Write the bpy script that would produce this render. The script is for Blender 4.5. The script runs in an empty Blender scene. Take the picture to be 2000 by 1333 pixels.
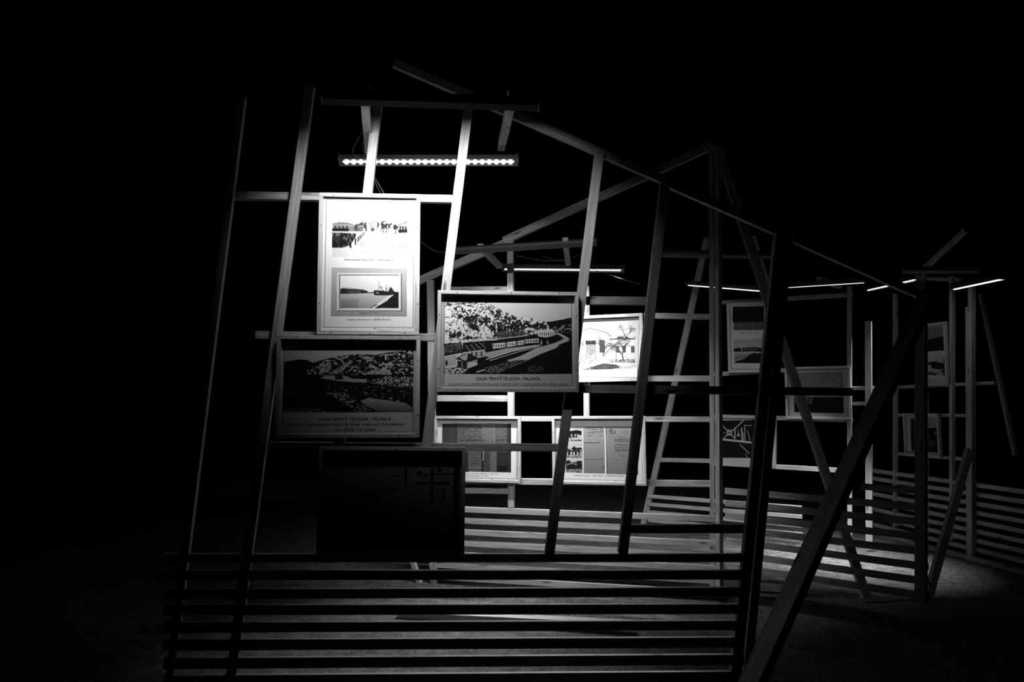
import bpy, bmesh, math, random
import numpy as np
from mathutils import Vector, Matrix

# ------------------------------------------------------------------ camera, world, exposure
F = 1500.0                       # focal length in photo pixels (2000 x 1333)
PITCH = math.atan(113.5 / F)     # horizon at y = 780
EYE = Vector((0, 0, 1.65))
S = bpy.context.scene
C = S.collection
cam = bpy.data.objects.new('camera', bpy.data.cameras.new('camera'))
C.objects.link(cam)
cam.data.sensor_width = 36.0
cam.data.lens = 36.0 * F / 2000.0
cam.data.clip_end = 200
cam.location = EYE
cam.rotation_euler = (math.pi / 2 + PITCH, 0, 0)
S.camera = cam
S.view_settings.view_transform = 'Standard'
S.view_settings.look = 'None'
S.view_settings.gamma = 1.0
S.view_settings.exposure = 0.0
w = bpy.data.worlds.new('night')
S.world = w
w.use_nodes = True
w.node_tree.nodes['Background'].inputs[0].default_value = (0, 0, 0, 1)
w.node_tree.nodes['Background'].inputs[1].default_value = 0.0
S.cycles.max_bounces = 5
S.cycles.diffuse_bounces = 1
S.cycles.sample_clamp_indirect = 2.0
random.seed(4)

FWD = Vector((0, math.cos(PITCH), math.sin(PITCH)))
UP = Vector((0, -math.sin(PITCH), math.cos(PITCH)))
RT = Vector((1, 0, 0))

def ray(x, y):
    return RT * ((x - 1000) / F) + FWD + UP * (-(y - 666.5) / F)

class Plane:
    """vertical plane standing in the hall, given by two (photo column, distance) pairs"""
    def __init__(s, x1, z1, x2, z2):
        r1, r2 = ray(x1, 780), ray(x2, 780)
        p1 = EYE + r1 * (z1 / r1.y); p2 = EYE + r2 * (z2 / r2.y)
        s.p = Vector((p1.x, p1.y, 0))
        s.u = Vector((p2.x - p1.x, p2.y - p1.y, 0)).normalized()
        s.n = Vector((s.u.y, -s.u.x, 0))          # towards the viewer's side
        if s.n.y > 0: s.n = -s.n
    def at(s, x, y, off=0.0):
        r = ray(x, y)
        t = (s.p + s.n * off - EYE).dot(s.n) / r.dot(s.n)
        return EYE + r * t
    def scale(s, x, y):                            # metres per photo pixel there
        return (s.at(x, y) - EYE).dot(FWD) / F

def at_depth(x, y, z):
    r = ray(x, y)
    return EYE + r * (z / r.y)

PN = Plane(700, 4.30, 1500, 4.48)      # near timber wall
PF = Plane(930, 6.95, 1330, 6.50)      # far wall of the bay
PR = Plane(1413, 6.35, 1785, 5.40)     # slatted railing right of it
PG = Plane(1265, 9.9, 1660, 8.55)      # bay behind
PS = Plane(1750, 9.1, 2000, 7.35)      # bay at the far right

# ------------------------------------------------------------------ materials
def mat(name):
    m = bpy.data.materials.new(name); m.use_nodes = True
    nt = m.node_tree
    return m, nt, nt.nodes['Principled BSDF']

def grey(name, v, rough=0.6, metal=0.0, spec=0.3):
    m, nt, b = mat(name)
    n = nt.nodes.new('ShaderNodeTexNoise'); n.inputs['Scale'].default_value = 60
    r = nt.nodes.new('ShaderNodeMapRange')
    r.inputs[3].default_value = v * 0.85; r.inputs[4].default_value = v * 1.15
    tc = nt.nodes.new('ShaderNodeTexCoord')
    nt.links.new(tc.outputs['Object'], n.inputs['Vector'])
    nt.links.new(n.outputs[0], r.inputs[0]); nt.links.new(r.outputs[0], b.inputs['Base Color'])
    b.inputs['Roughness'].default_value = rough; b.inputs['Metallic'].default_value = metal
    b.inputs['Specular IOR Level'].default_value = spec
    return m

def wood_mat(name, lo, hi):
    m, nt, b = mat(name)
    N, L = nt.nodes, nt.links
    tc = N.new('ShaderNodeTexCoord'); oi = N.new('ShaderNodeObjectInfo')
    add = N.new('ShaderNodeVectorMath'); add.operation = 'MULTIPLY_ADD'
    comb = N.new('ShaderNodeCombineXYZ')
    for i in range(3): L.new(oi.outputs['Random'], comb.inputs[i])
    add.inputs[1].default_value = (19, 7, 13)
    L.new(comb.outputs[0], add.inputs[0]); L.new(tc.outputs['Object'], add.inputs[2])
    mp = N.new('ShaderNodeMapping'); mp.inputs['Scale'].default_value = (2.2, 34, 34)
    L.new(add.outputs[0], mp.inputs[0])
    n1 = N.new('ShaderNodeTexNoise'); n1.inputs['Scale'].default_value = 1.6; n1.inputs['Detail'].default_value = 6
    n1.inputs['Distortion'].default_value = 0.6
    L.new(mp.outputs[0], n1.inputs['Vector'])
    r1 = N.new('ShaderNodeMapRange'); r1.inputs[1].default_value = .3; r1.inputs[2].default_value = .72
    r1.inputs[3].default_value = lo; r1.inputs[4].default_value = hi
    L.new(n1.outputs[0], r1.inputs[0])
    # knots
    mp2 = N.new('ShaderNodeMapping'); mp2.inputs['Scale'].default_value = (3.2, 13, 13)
    L.new(add.outputs[0], mp2.inputs[0])
    vo = N.new('ShaderNodeTexVoronoi'); vo.inputs['Scale'].default_value = 1.0
    L.new(mp2.outputs[0], vo.inputs['Vector'])
    r2 = N.new('ShaderNodeMapRange'); r2.inputs[1].default_value = .08; r2.inputs[2].default_value = .17
    r2.inputs[3].default_value = .35; r2.inputs[4].default_value = 1.0
    L.new(vo.outputs['Distance'], r2.inputs[0])
    # fine saw roughness
    n3 = N.new('ShaderNodeTexNoise'); n3.inputs['Scale'].default_value = 260
    L.new(tc.outputs['Object'], n3.inputs['Vector'])
    r3 = N.new('ShaderNodeMapRange'); r3.inputs[3].default_value = .8; r3.inputs[4].default_value = 1.2
    L.new(n3.outputs[0], r3.inputs[0])
    a = N.new('ShaderNodeMath'); a.operation = 'MULTIPLY'; c = N.new('ShaderNodeMath'); c.operation = 'MULTIPLY'
    L.new(r1.outputs[0], a.inputs[0]); L.new(r2.outputs[0], a.inputs[1])
    L.new(a.outputs[0], c.inputs[0]); L.new(r3.outputs[0], c.inputs[1])
    L.new(c.outputs[0], b.inputs['Base Color'])
    b.inputs['Roughness'].default_value = .75; b.inputs['Specular IOR Level'].default_value = .2
    return m

def floor_mat():
    m, nt, b = mat('worn_floor')
    N, L = nt.nodes, nt.links
    tc = N.new('ShaderNodeTexCoord')
    n1 = N.new('ShaderNodeTexNoise'); n1.inputs['Scale'].default_value = 9; n1.inputs['Detail'].default_value = 9; n1.inputs['Roughness'].default_value = .75
    n2 = N.new('ShaderNodeTexNoise'); n2.inputs['Scale'].default_value = 55; n2.inputs['Detail'].default_value = 4
    L.new(tc.outputs['Object'], n1.inputs['Vector']); L.new(tc.outputs['Object'], n2.inputs['Vector'])
    mx = N.new('ShaderNodeMath'); mx.operation = 'MULTIPLY'
    L.new(n1.outputs[0], mx.inputs[0]); L.new(n2.outputs[0], mx.inputs[1])
    r = N.new('ShaderNodeMapRange'); r.inputs[1].default_value = .14; r.inputs[2].default_value = .38
    r.inputs[3].default_value = .01; r.inputs[4].default_value = .19
    L.new(mx.outputs[0], r.inputs[0]); L.new(r.outputs[0], b.inputs['Base Color'])
    bp = N.new('ShaderNodeBump'); bp.inputs['Strength'].default_value = .7; bp.inputs['Distance'].default_value = .02
    L.new(mx.outputs[0], bp.inputs['Height']); L.new(bp.outputs[0], b.inputs['Normal'])
    b.inputs['Roughness'].default_value = .8; b.inputs['Specular IOR Level'].default_value = .2
    return m

def print_mat():
    m, nt, b = mat('printed_paper')
    a = nt.nodes.new('ShaderNodeVertexColor'); a.layer_name = 'ink'
    nt.links.new(a.outputs[0], b.inputs['Base Color'])
    b.inputs['Roughness'].default_value = .7; b.inputs['Specular IOR Level'].default_value = .15
    return m

def glow_mat(name, strength):
    m, nt, b = mat(name)
    b.inputs['Base Color'].default_value = (1, 1, 1, 1)
    b.inputs['Emission Color'].default_value = (1, 1, 1, 1)
    b.inputs['Emission Strength'].default_value = strength
    return m

WOOD = wood_mat('sawn_pine', .30, .60)
SLATW = wood_mat('planed_pine_slat', .42, .70)
PAPER = print_mat()
INK = grey('black_ink', .005, .9, 0, .0)
INKG = grey('grey_ink', .10, .8, 0, .05)
METAL = grey('dull_aluminium', .10, .5, .5)
DARKM = grey('dark_bracket_metal', .12, .5, .3)
SCREW = grey('dark_screw_head', .015, .5, .3)
CABLE = grey('grey_cable', .16, .6)
BACK = grey('brown_backing_board', .12, .9)
FLOORM = floor_mat()
DIODE = glow_mat('lit_diode', 2.2)
LENS = glow_mat('glowing_lens', 1.3)

# ------------------------------------------------------------------ helpers
def thing(name, label, cat, loc=(0, 0, 0), group=None):
    o = bpy.data.objects.new(name, None); C.objects.link(o)
    o.location = loc; o.empty_display_size = .1
    o['label'] = label; o['category'] = cat
    if group: o['group'] = group
    return o

def link(name, me, m, parent, world=None):
    """one mesh object, placed at a world matrix, under parent (a thing or a part)"""
    o = bpy.data.objects.new(name, me); C.objects.link(o)
    if m: me.materials.append(m)
    M = world if world is not None else Matrix.Identity(4)
    if parent is not None:
        o.parent = parent
        P = Matrix.Identity(4)
        chain = []
        q = parent
        while q is not None: chain.append(q); q = q.parent
        for q in reversed(chain): P = P @ q.matrix_basis
        o.matrix_basis = P.inverted() @ M
    else:
        o.matrix_basis = M
    return o

def frame_m(origin, x, z):
    x = x.normalized(); y = z.cross(x).normalized(); z = x.cross(y).normalized()
    M = Matrix.Identity(4)
    for i in range(3):
        M[i][0], M[i][1], M[i][2], M[i][3] = x[i], y[i], z[i], origin[i]
    return M

def box_me(name, l, w_, t, bev=.002):
    bm = bmesh.new(); bmesh.ops.create_cube(bm, size=1.0)
    for v in bm.verts: v.co = Vector((v.co.x * l, v.co.y * w_, v.co.z * t))
    if bev: bmesh.ops.bevel(bm, geom=bm.edges[:], offset=bev, segments=1, affect='EDGES')
    me = bpy.data.meshes.new(name); bm.to_mesh(me); bm.free(); return me

def beam3(name, a, b, w_, t, normal, parent, m=None, bev=.002):
    d = b - a
    M = frame_m((a + b) / 2, d, normal)
    return link(name, box_me(name, d.length, w_, t, bev), m or WOOD, parent, M)

def beam(name, P, p1, p2, wpx, parent, off=0.0, t=.045, m=None, lab=None):
    """a timber traced by its centre line in the plane P"""
    a, b = P.at(p1[0], p1[1], off), P.at(p2[0], p2[1], off)
    sc = (P.scale(*p1) + P.scale(*p2)) / 2
    o = beam3(name, a, b, wpx * sc, t, P.n, parent, m)
    if lab: o['label'] = lab
    return o

def rail_h(name, P, xl, xr, h, w_, parent, off=0.0, t=.03, m=None):
    """level rail at height h (centre) between two photo columns"""
    def pt(x):
        r = ray(x, 780); r = Vector((r.x, r.y, 0))
        k = (P.p + P.n * off - EYE).dot(P.n) / r.dot(P.n)
        q = EYE + r * k; return Vector((q.x, q.y, h))
    return beam3(name, pt(xl), pt(xr), w_, t, P.n, parent, m)

def tube_me(name, pts, r, seg=6):
    bm = bmesh.new(); rings = []
    n = len(pts)
    for i, p in enumerate(pts):
        d = (pts[min(i + 1, n - 1)] - pts[max(i - 1, 0)]).normalized()
        s = d.cross(Vector((.3, 1, .2))).normalized(); u = d.cross(s)
        rings.append([bm.verts.new(p + (s * math.cos(k * 2 * math.pi / seg) + u * math.sin(k * 2 * math.pi / seg)) * r) for k in range(seg)])
    for i in range(n - 1):
        for k in range(seg):
            bm.faces.new((rings[i][k], rings[i][(k + 1) % seg], rings[i + 1][(k + 1) % seg], rings[i + 1][k]))
    bm.faces.new(rings[0][::-1]); bm.faces.new(rings[-1])
    me = bpy.data.meshes.new(name); bm.to_mesh(me); bm.free(); return me

def smooth_pts(ctrl, k=8):
    out = []
    P_ = [ctrl[0]] + list(ctrl) + [ctrl[-1]]
    for i in range(1, len(P_) - 2):
        for j in range(k):
            t = j / k
            a, b, c, d = P_[i - 1], P_[i], P_[i + 1], P_[i + 2]
            out.append(.5 * ((2 * b) + (c - a) * t + (2 * a - 5 * b + 4 * c - d) * t * t + (3 * b - a - 3 * c + d) * t ** 3))
    out.append(ctrl[-1]); return out

# ------------------------------------------------------------------ lamps: each bar carries its own light
def led_bar(label, pa, pb, aim, power, spread=150, n=24, arm=None, dia_r=.0085, size_y=.02, shield=0.0, lens_w=.010):
    """aluminium trough with diodes; pa, pb are the ends of the diode row, aim where it points"""
    d = (pb - pa); Ln = d.length
    mid = (pa + pb) / 2
    z = (-aim).normalized()
    z = (z - d.normalized() * z.dot(d.normalized())).normalized()
    M = frame_m(mid, d, z)
    root = thing('light_bar', label, 'light', mid, 'bar lights on the timber stands')
    # trough profile extruded along x (open towards -z)
    prof = [(-.026, -.012 - shield), (-.030, -.012 - shield), (-.030, .026), (-.018, .040), (.018, .040), (.030, .026), (.030, -.012), (.026, -.012), (.026, .006), (-.026, .006)]
    bm = bmesh.new(); hl = Ln / 2 + .018
    A = [bm.verts.new((-hl, y, zz)) for y, zz in prof]; B = [bm.verts.new((hl, y, zz)) for y, zz in prof]
    k = len(prof)
    for i in range(k): bm.faces.new((A[i], A[(i + 1) % k], B[(i + 1) % k], B[i]))
    bm.faces.new(A); bm.faces.new(B[::-1])
    bmesh.ops.recalc_face_normals(bm, faces=bm.faces[:])
    me = bpy.data.meshes.new('housing'); bm.to_mesh(me); bm.free()
    link('housing', me, METAL, root, M)
    for s in (-1, 1):
        cap = link('end_cap', box_me('end_cap', .010, .066, .058, .003), METAL, root, M @ Matrix.Translation((s * (hl + .005), 0, .014)))
        sm = bmesh.new(); bmesh.ops.create_uvsphere(sm, u_segments=8, v_segments=5, radius=.006)
        me = bpy.data.meshes.new('screw'); sm.to_mesh(me); sm.free()
        link('screw', me, METAL, cap, M @ Matrix.Translation((s * (hl + .012), .012, .01)))
    db = bmesh.new(); bmesh.ops.create_uvsphere(db, u_segments=10, v_segments=6, radius=dia_r)
    dm = bpy.data.meshes.new('diode'); db.to_mesh(dm); db.free(); dm.materials.append(DIODE)
    for i in range(n):
        link('diode', dm, None, root, M @ Matrix.Translation(((i + .5) / n * Ln - Ln / 2, 0, -.008)))
    link('lens', box_me('lens', Ln, lens_w, .012, .002), LENS, root, M @ Matrix.Translation((0, -.004, -.011)))
    ld = bpy.data.lights.new('bar_glow', 'AREA'); ld.shape = 'RECTANGLE'; ld.size = Ln; ld.size_y = size_y
    ld.energy = power; ld.spread = math.radians(spread)
    lo = bpy.data.objects.new('bar_glow', ld); C.objects.link(lo); lo.parent = root
    lo.matrix_basis = Matrix.Translation(-mid) @ M @ Matrix.Translation((0, 0, -.021))
    return root

# ------------------------------------------------------------------ floor
def floor():
    bm = bmesh.new()
    v = [bm.verts.new(p) for p in ((-9, -3, 0), (12, -3, 0), (12, 16, 0), (-9, 16, 0))]
    bm.faces.new(v)
    me = bpy.data.meshes.new('floor'); bm.to_mesh(me); bm.free()
    o = link('floor', me, FLOORM, None); o['kind'] = 'structure'
floor()

# ------------------------------------------------------------------ print painting (ink on the sheet's own grid)
class Cv:
    def __init__(s, corners, k=1.6, seed=1):
        s.TL, s.TR, s.BR, s.BL = [np.array(c, float) for c in corners]
        s.U = ((s.TR - s.TL) + (s.BR - s.BL)) / 2; s.V = ((s.BL - s.TL) + (s.BR - s.TR)) / 2
        s.O = (s.TL + s.TR + s.BL + s.BR) / 4 - s.U / 2 - s.V / 2
        s.W = int(np.hypot(*s.U) * k); s.H = int(np.hypot(*s.V) * k)
        s.inv = np.linalg.inv(np.array([s.U, s.V]).T)
        s.a = np.full((s.H, s.W), .80)
        s.rng = np.random.default_rng(seed); s.b = (0, 0, 1)
    def view(s, bx, by, sc): s.b = (bx, by, sc)
    def uv(s, p):
        x = s.b[0] + p[0] / s.b[2]; y = s.b[1] + p[1] / s.b[2]
        return s.inv @ (np.array([x, y]) - s.O)
    def tx(s, p):
        u = s.uv(p); return np.array([u[0] * s.W, u[1] * s.H])
    def mask(s, pts):
        P_ = np.array([s.tx(p) for p in pts])
        Y, X = np.mgrid[0:s.H, 0:s.W] + .5
        m = np.zeros((s.H, s.W), bool)
        j = len(P_) - 1
        for i in range(len(P_)):
            xi, yi = P_[i]; xj, yj = P_[j]
            c = ((yi > Y) != (yj > Y)) & (X < (xj - xi) * (Y - yi) / ((yj - yi) or 1e-9) + xi)
            m ^= c; j = i
        return m
    def noise(s, fx, fy=None, octs=3):
        fy = fy or fx
        out = np.zeros((s.H, s.W)); amp = 1; tot = 0
        for o in range(octs):
            gx, gy = int(fx * 2 ** o) + 2, int(fy * 2 ** o) + 2
            g = s.rng.random((gy + 1, gx + 1))
            xs = np.linspace(0, gx - 1e-3, s.W); ys = np.linspace(0, gy - 1e-3, s.H)
            x0 = xs.astype(int); y0 = ys.astype(int); tx = xs - x0; ty = (ys - y0)[:, None]
            tx = tx * tx * (3 - 2 * tx); ty = ty * ty * (3 - 2 * ty)
            A = g[y0][:, x0] * (1 - tx) + g[y0][:, x0 + 1] * tx
            B = g[y0 + 1][:, x0] * (1 - tx) + g[y0 + 1][:, x0 + 1] * tx
            out += amp * (A * (1 - ty) + B * ty); tot += amp; amp *= .55
        return out / tot
    def poly(s, pts, v, grain=0.0):
        m = s.mask(pts)
        s.a[m] = v
        if grain: s.a[m] += (s.rng.random(m.sum()) - .5) * grain
    def rect(s, x0, y0, x1, y1, v, grain=0.0): s.poly([(x0, y0), (x1, y0), (x1, y1), (x0, y1)], v, grain)
    def grad(s, pts, v0, v1, grain=0.0, ang=90):
        """v0 -> v1 along an angle over the polygon"""
        m = s.mask(pts); Y, X = np.nonzero(m)
        d = X * math.cos(math.radians(ang)) + Y * math.sin(math.radians(ang))
        if len(d) == 0: return
        t = (d - d.min()) / max(d.max() - d.min(), 1)
        s.a[m] = v0 + (v1 - v0) * t + (s.rng.random(len(d)) - .5) * grain
    def mottle(s, pts, lo, hi, f, thr=.5, soft=.12, fy=None, octs=4):
        m = s.mask(pts); n = s.noise(f * 2.0, (fy or f) * 2.0, octs)
        n = .5 + (n - .5) * 1.5
        t = np.clip((n - thr) / soft + .5, 0, 1)
        s.a[m] = (lo + (hi - lo) * t)[m]
    def line(s, pts, wd, v):
        T = [s.tx(p) for p in pts]; wd = wd / s.b[2] * s.W / np.hypot(*s.U)
        for (a, b) in zip(T[:-1], T[1:]):
            x0, x1 = int(min(a[0], b[0]) - wd - 2), int(max(a[0], b[0]) + wd + 3)
            y0, y1 = int(min(a[1], b[1]) - wd - 2), int(max(a[1], b[1]) + wd + 3)
            x0, y0 = max(x0, 0), max(y0, 0); x1, y1 = min(x1, s.W), min(y1, s.H)
            if x1 <= x0 or y1 <= y0: continue
            Y, X = np.mgrid[y0:y1, x0:x1] + .5
            d = b - a; L2 = (d * d).sum() or 1e-9
            t = np.clip(((X - a[0]) * d[0] + (Y - a[1]) * d[1]) / L2, 0, 1)
            dist = np.hypot(X - a[0] - t * d[0], Y - a[1] - t * d[1])
            c = np.clip(wd / 2 - dist + .5, 0, 1)
            s.a[y0:y1, x0:x1] = s.a[y0:y1, x0:x1] * (1 - c) + v * c
    def outline(s, x0, y0, x1, y1, wd, v): s.line([(x0, y0), (x1, y0), (x1, y1), (x0, y1), (x0, y0)], wd, v)
    def blob(s, x, y, rx, ry, v, j=.25, n=0):
        """ragged clump, broken by fine noise"""
        if not hasattr(s, 'nz'):
            k = s.W / 6; s.nz = s.noise(k, k * s.H / s.W, 3)
        c0 = s.tx((x, y)); cx_ = s.tx((x + rx, y)); cy_ = s.tx((x, y + ry))
        ax, ay = abs(cx_[0] - c0[0]) + .1, abs(cy_[1] - c0[1]) + .1
        Y, X = np.mgrid[0:s.H, 0:s.W] + .5
        d = np.hypot((X - c0[0]) / ax, (Y - c0[1]) / ay) + (s.nz - .5) * (1 + 5 * j)
        t = np.clip((1.0 - d) * 2.5 + .5, 0, 1)
        s.a = s.a * (1 - t) + v * t
    def scrib(s, x0, y0, x1, y1, v, wd=3, step=9, amp=6):
        """a run of small writing strokes"""
        x = x0; pts = []
        while x < x1:
            pts.append((x, y0 + (s.rng.random() - .5) * 2 * amp)); x += step * (.5 + s.rng.random())
            if s.rng.random() < .14:
                if len(pts) > 1: s.line(pts, wd, v)
                pts = []; x += step
        if len(pts) > 1: s.line(pts, wd, v)

def branch(cv, x, y, ang, ln, wd, v, depth):
    x2 = x + math.cos(ang) * ln; y2 = y - math.sin(ang) * ln
    cv.line([(x, y), (x2, y2)], wd, v)
    if depth:
        for k in range(2 + (cv.rng.random() < .4)):
            branch(cv, x2, y2, ang + (cv.rng.random() - .5) * 1.5, ln * (.6 + .3 * cv.rng.random()), wd * .7, v, depth - 1)

def art_harbour(c):
    c.a[:] = .82
    c.view(620, 390, 9.52)
    c.grad([(275, 182), (1685, 205), (1680, 1090), (262, 1078)], .66, .74, .04)
    c.grad([(272, 340), (1680, 350), (1680, 600), (270, 600)], .76, .78, .03)
    # horizon trees and houses
    for x, y, rx, ry in ((700, 520, 40, 60), (760, 510, 60, 50), (820, 480, 45, 62), (880, 490, 35, 60), (1125, 470, 35, 60), (1215, 470, 50, 70),
                         (1280, 490, 40, 55), (1330, 510, 40, 40), (1385, 460, 22, 38), (1460, 520, 45, 40)):
        c.blob(x, y, rx, ry, .16 + .1 * c.rng.random(), .2)
    c.rect(680, 540, 920, 598, .25, .3)
    c.poly([(280, 450), (400, 425), (560, 430), (675, 470), (680, 600), (275, 600)], .48, .2)
    c.line([(275, 452), (560, 438), (672, 478)], 8, .2)
    for x in (325, 400, 470, 540): c.rect(x - 12, 495, x + 12, 545, .08)
    c.rect(402, 392, 414, 430, .35)
    c.rect(265, 540, 580, 598, .05, .05)
    for x in range(270, 680, 14): c.line([(x, 512), (x, 595)], 3, .15)
    c.poly([(755, 505), (800, 482), (860, 505), (860, 600), (760, 600)], .35, .2); c.line([(750, 510), (800, 484), (862, 510)], 7, .8)
    c.rect(845, 540, 882, 590, .8)
    c.poly([(955, 445), (1025, 402), (1115, 430), (1110, 595), (955, 595)], .52, .25); c.line([(950, 448), (1025, 403), (1118, 432)], 7, .25)
    c.rect(1000, 535, 1050, 590, .2, .2)
    for x in (930, 975, 1100, 1180, 1310, 1370):
        c.rect(x - 11, 480, x + 11, 598, .6, .15); c.line([(x + 12, 485), (x + 12, 598)], 4, .12)
    for x in range(1120, 1500, 13): c.line([(x, 535), (x, 600)], 4, .2)
    c.poly([(1505, 470), (1640, 415), (1685, 400), (1685, 625), (1505, 605)], .45, .2); c.line([(1500, 472), (1640, 425), (1685, 420)], 8, .15)
    for x in (1550, 1600, 1655): c.rect(x - 12, 500, x + 12, 560, .12)
    c.rect(1510, 560, 1685, 622, .1, .1)
    c.line([(265, 606), (900, 600), (1685, 640)], 10, .8)
    # lawn, bollards, road
    c.mottle([(262, 622), (500, 625), (720, 640), (700, 720), (600, 860), (480, 905), (262, 905)], .03, .38, 22, .56, .35, 16)
    c.mottle([(262, 690), (400, 690), (520, 760), (400, 880), (262, 900)], .02, .18, 22, .56, .35)
    c.mottle([(960, 610), (1040, 640), (1340, 900), (760, 900), (830, 720)], .55, .78, 60, .4, .3)
    c.mottle([(1040, 640), (1680, 650), (1675, 930), (1340, 900)], .48, .78, 70, .38, .3, 40)
    c.line([(1000, 612), (1320, 895)], 22, .85)
    c.line([(960, 610), (965, 900)], 8, .8)
    for x, y0, y1, wd in ((285, 850, 905, 30), (607, 800, 912, 36), (702, 733, 852, 28), (750, 695, 795, 22), (783, 670, 765, 17), (805, 655, 730, 13), (825, 640, 705, 11), (842, 625, 690, 10), (858, 615, 670, 9), (872, 605, 650, 8)):
        c.rect(x - wd / 2, y0, x + wd / 2, y1, .03)
    for x, y in ((1230, 590), (1283, 600), (1460, 610)): c.rect(x - 9, y - 30, x + 9, y + 28, .06)
    c.scrib(765, 968, 1100, 980, .45, 5, 12, 6)
    m = c.mask([(262, 180), (1688, 190), (1685, 1090), (258, 1085)]); c.a[m] = .8 * (np.clip(c.a[m], .01, .9) / .8) ** 1.8
    # postcard of ships
    c.view(640, 520, 9.876)
    c.grad([(65, 38), (1530, 60), (1520, 985), (50, 972)], .52, .40, .10)
    c.line([(50, 972), (1520, 985)], 7, .08); c.line([(1522, 60), (1522, 985)], 4, .2)
    c.poly([(172, 140), (1432, 158), (1425, 885), (168, 878)], .74, .05)
    c.line([(215, 185), (1385, 185)], 14, .04); c.line([(218, 185), (218, 830)], 16, .04)
    c.line([(1424, 160), (1418, 880)], 16, .03); c.line([(180, 872), (1418, 880)], 12, .03)
    c.line([(1385, 185), (1430, 155)], 5, .4); c.line([(175, 875), (220, 830)], 5, .3)
    c.grad([(235, 195), (1378, 195), (1370, 545), (232, 545)], .82, .76, .03)
    c.grad([(232, 540), (900, 530), (1200, 570), (820, 825), (232, 825)], .62, .30, .16, 100)
    c.grad([(232, 640), (600, 640), (560, 825), (232, 825)], .40, .22, .16, 100)
    c.poly([(232, 450), (345, 425), (640, 462), (755, 490), (775, 520), (885, 515), (885, 535), (660, 540), (232, 552)], .05, .08)
    c.poly([(250, 430), (350, 425), (590, 450), (640, 465), (350, 452)], .5)
    for x in range(370, 640, 34): c.rect(x, 490, x + 18, 525, .22, .2)
    c.line([(676, 415), (676, 500)], 6, .2)
    c.poly([(882, 485), (960, 478), (1040, 492), (1060, 480), (1100, 500), (1370, 515), (1375, 560), (1180, 580), (910, 580), (882, 560)], .03)
    c.rect(925, 505, 985, 550, .2, .15)
    for x, y0 in ((985, 300), (1048, 420), (1122, 370), (1170, 400), (1240, 420), (1352, 480)): c.line([(x, y0), (x, 500)], 6, .1)
    c.rect(978, 360, 992, 470, .3, .3); c.rect(1010, 405, 1030, 450, .08); c.rect(1115, 430, 1135, 490, .06)
    c.poly([(1170, 500), (1205, 420), (1220, 420), (1290, 515), (1290, 540), (1170, 540)], .05)
    c.poly([(1370, 520), (1375, 828), (890, 828), (1180, 640), (1290, 560)], .025, .03)
    c.line([(815, 822), (945, 755)], 16, .03); c.line([(900, 815), (1140, 680), (1170, 640)], 12, .7); c.line([(1110, 640), (1250, 575)], 12, .7)
    c.line([(1378, 190), (1374, 828)], 14, .75)
    c.scrib(590, 918, 990, 930, .05, 8, 13, 9)
    # ruled border
    c.view(600, 360, 4.3)
    c.line([(157, 127), (905, 138), (888, 1212), (136, 1205), (157, 127)], 4.2, .02)
    c.line([(142, 140), (905, 142)], 2.4, .25)
    c.line([(553, 1226), (556, 1220), (565, 1217), (574, 1220), (577, 1226)], 4, .05); c.scrib(585, 1226, 890, 1230, .25, 2.5, 5, 2)

def art_valley(c):
    c.a[:] = .62
    c.view(480, 640, 5.126)
    c.grad([(375, 165), (1680, 170), (1680, 860), (365, 860)], .50, .42, .10)
    hill = [(375, 345), (520, 320), (600, 325), (660, 355), (760, 325), (900, 290), (1060, 270), (1160, 262), (1290, 275), (1430, 245), (1560, 235), (1640, 180), (1680, 170), (1680, 858), (368, 858)]
    c.poly(hill, .012)
    c.mottle([(610, 425), (760, 340), (900, 290), (1060, 272), (1160, 265), (1290, 280), (1560, 240), (1680, 180), (1680, 475), (1000, 478), (740, 490), (600, 470)], .012, .5, 26, .64, .14, 30)
    for P_ in ([(860, 440), (1040, 325), (1065, 345), (960, 440), (880, 465)], [(1150, 285), (1250, 295), (1265, 320), (1215, 335)], [(730, 370), (830, 350), (850, 395), (810, 450), (740, 460)],
               [(1230, 440), (1350, 415), (1450, 420), (1440, 470), (1200, 470)], [(1380, 370), (1450, 340), (1490, 380), (1400, 400)]):
        c.mottle(P_, .15, .5, 60, .42, .3, 60)
    for k in range(6): c.line([(880 + k * 28, 430 - k * 14), (930 + k * 22, 380 - k * 10)], 6, .05)
    c.line([(740, 482), (1680, 486)], 9, .01)
    c.poly([(740, 510), (800, 480), (1000, 490), (1060, 515), (1210, 520), (1200, 555), (1060, 550), (900, 535)], .42, .12)
    c.rect(885, 480, 965, 525, .04, .1); c.line([(965, 455), (970, 530)], 8, .3); c.line([(900, 460), (960, 465)], 5, .2)
    c.mottle([(1190, 545), (1400, 490), (1680, 495), (1680, 610), (1560, 600), (1350, 580)], .02, .56, 90, .60, .15, 34)
    c.mottle([(760, 590), (1680, 600), (1680, 760), (1400, 740), (1150, 720)], .012, .40, 30, .80, .06, 40)
    c.mottle([(800, 660), (940, 640), (1060, 700), (1140, 770), (1290, 850), (1100, 855), (980, 760)], .012, .42, 50, .62, .12, 50)
    c.grad([(1145, 740), (1230, 710), (1420, 735), (1600, 760), (1678, 810), (1678, 850), (1340, 850), (1200, 790)], .44, .15, .16)
    c.mottle([(370, 820), (700, 810), (900, 855), (370, 856)], .012, .3, 60, .5, .15)
    c.poly([(368, 856), (1678, 856), (1678, 1052), (362, 1050)], .52, .08)
    c.line([(375, 165), (362, 1050), (1682, 1053), (1684, 170)], 5, .015)
    c.view(480, 640, 5.126)
    c.line([(1262, 1073), (1272, 1066), (1282, 1073)], 5, .03); c.scrib(1320, 1072, 1470, 1073, .2, 3, 5, 2)

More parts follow.
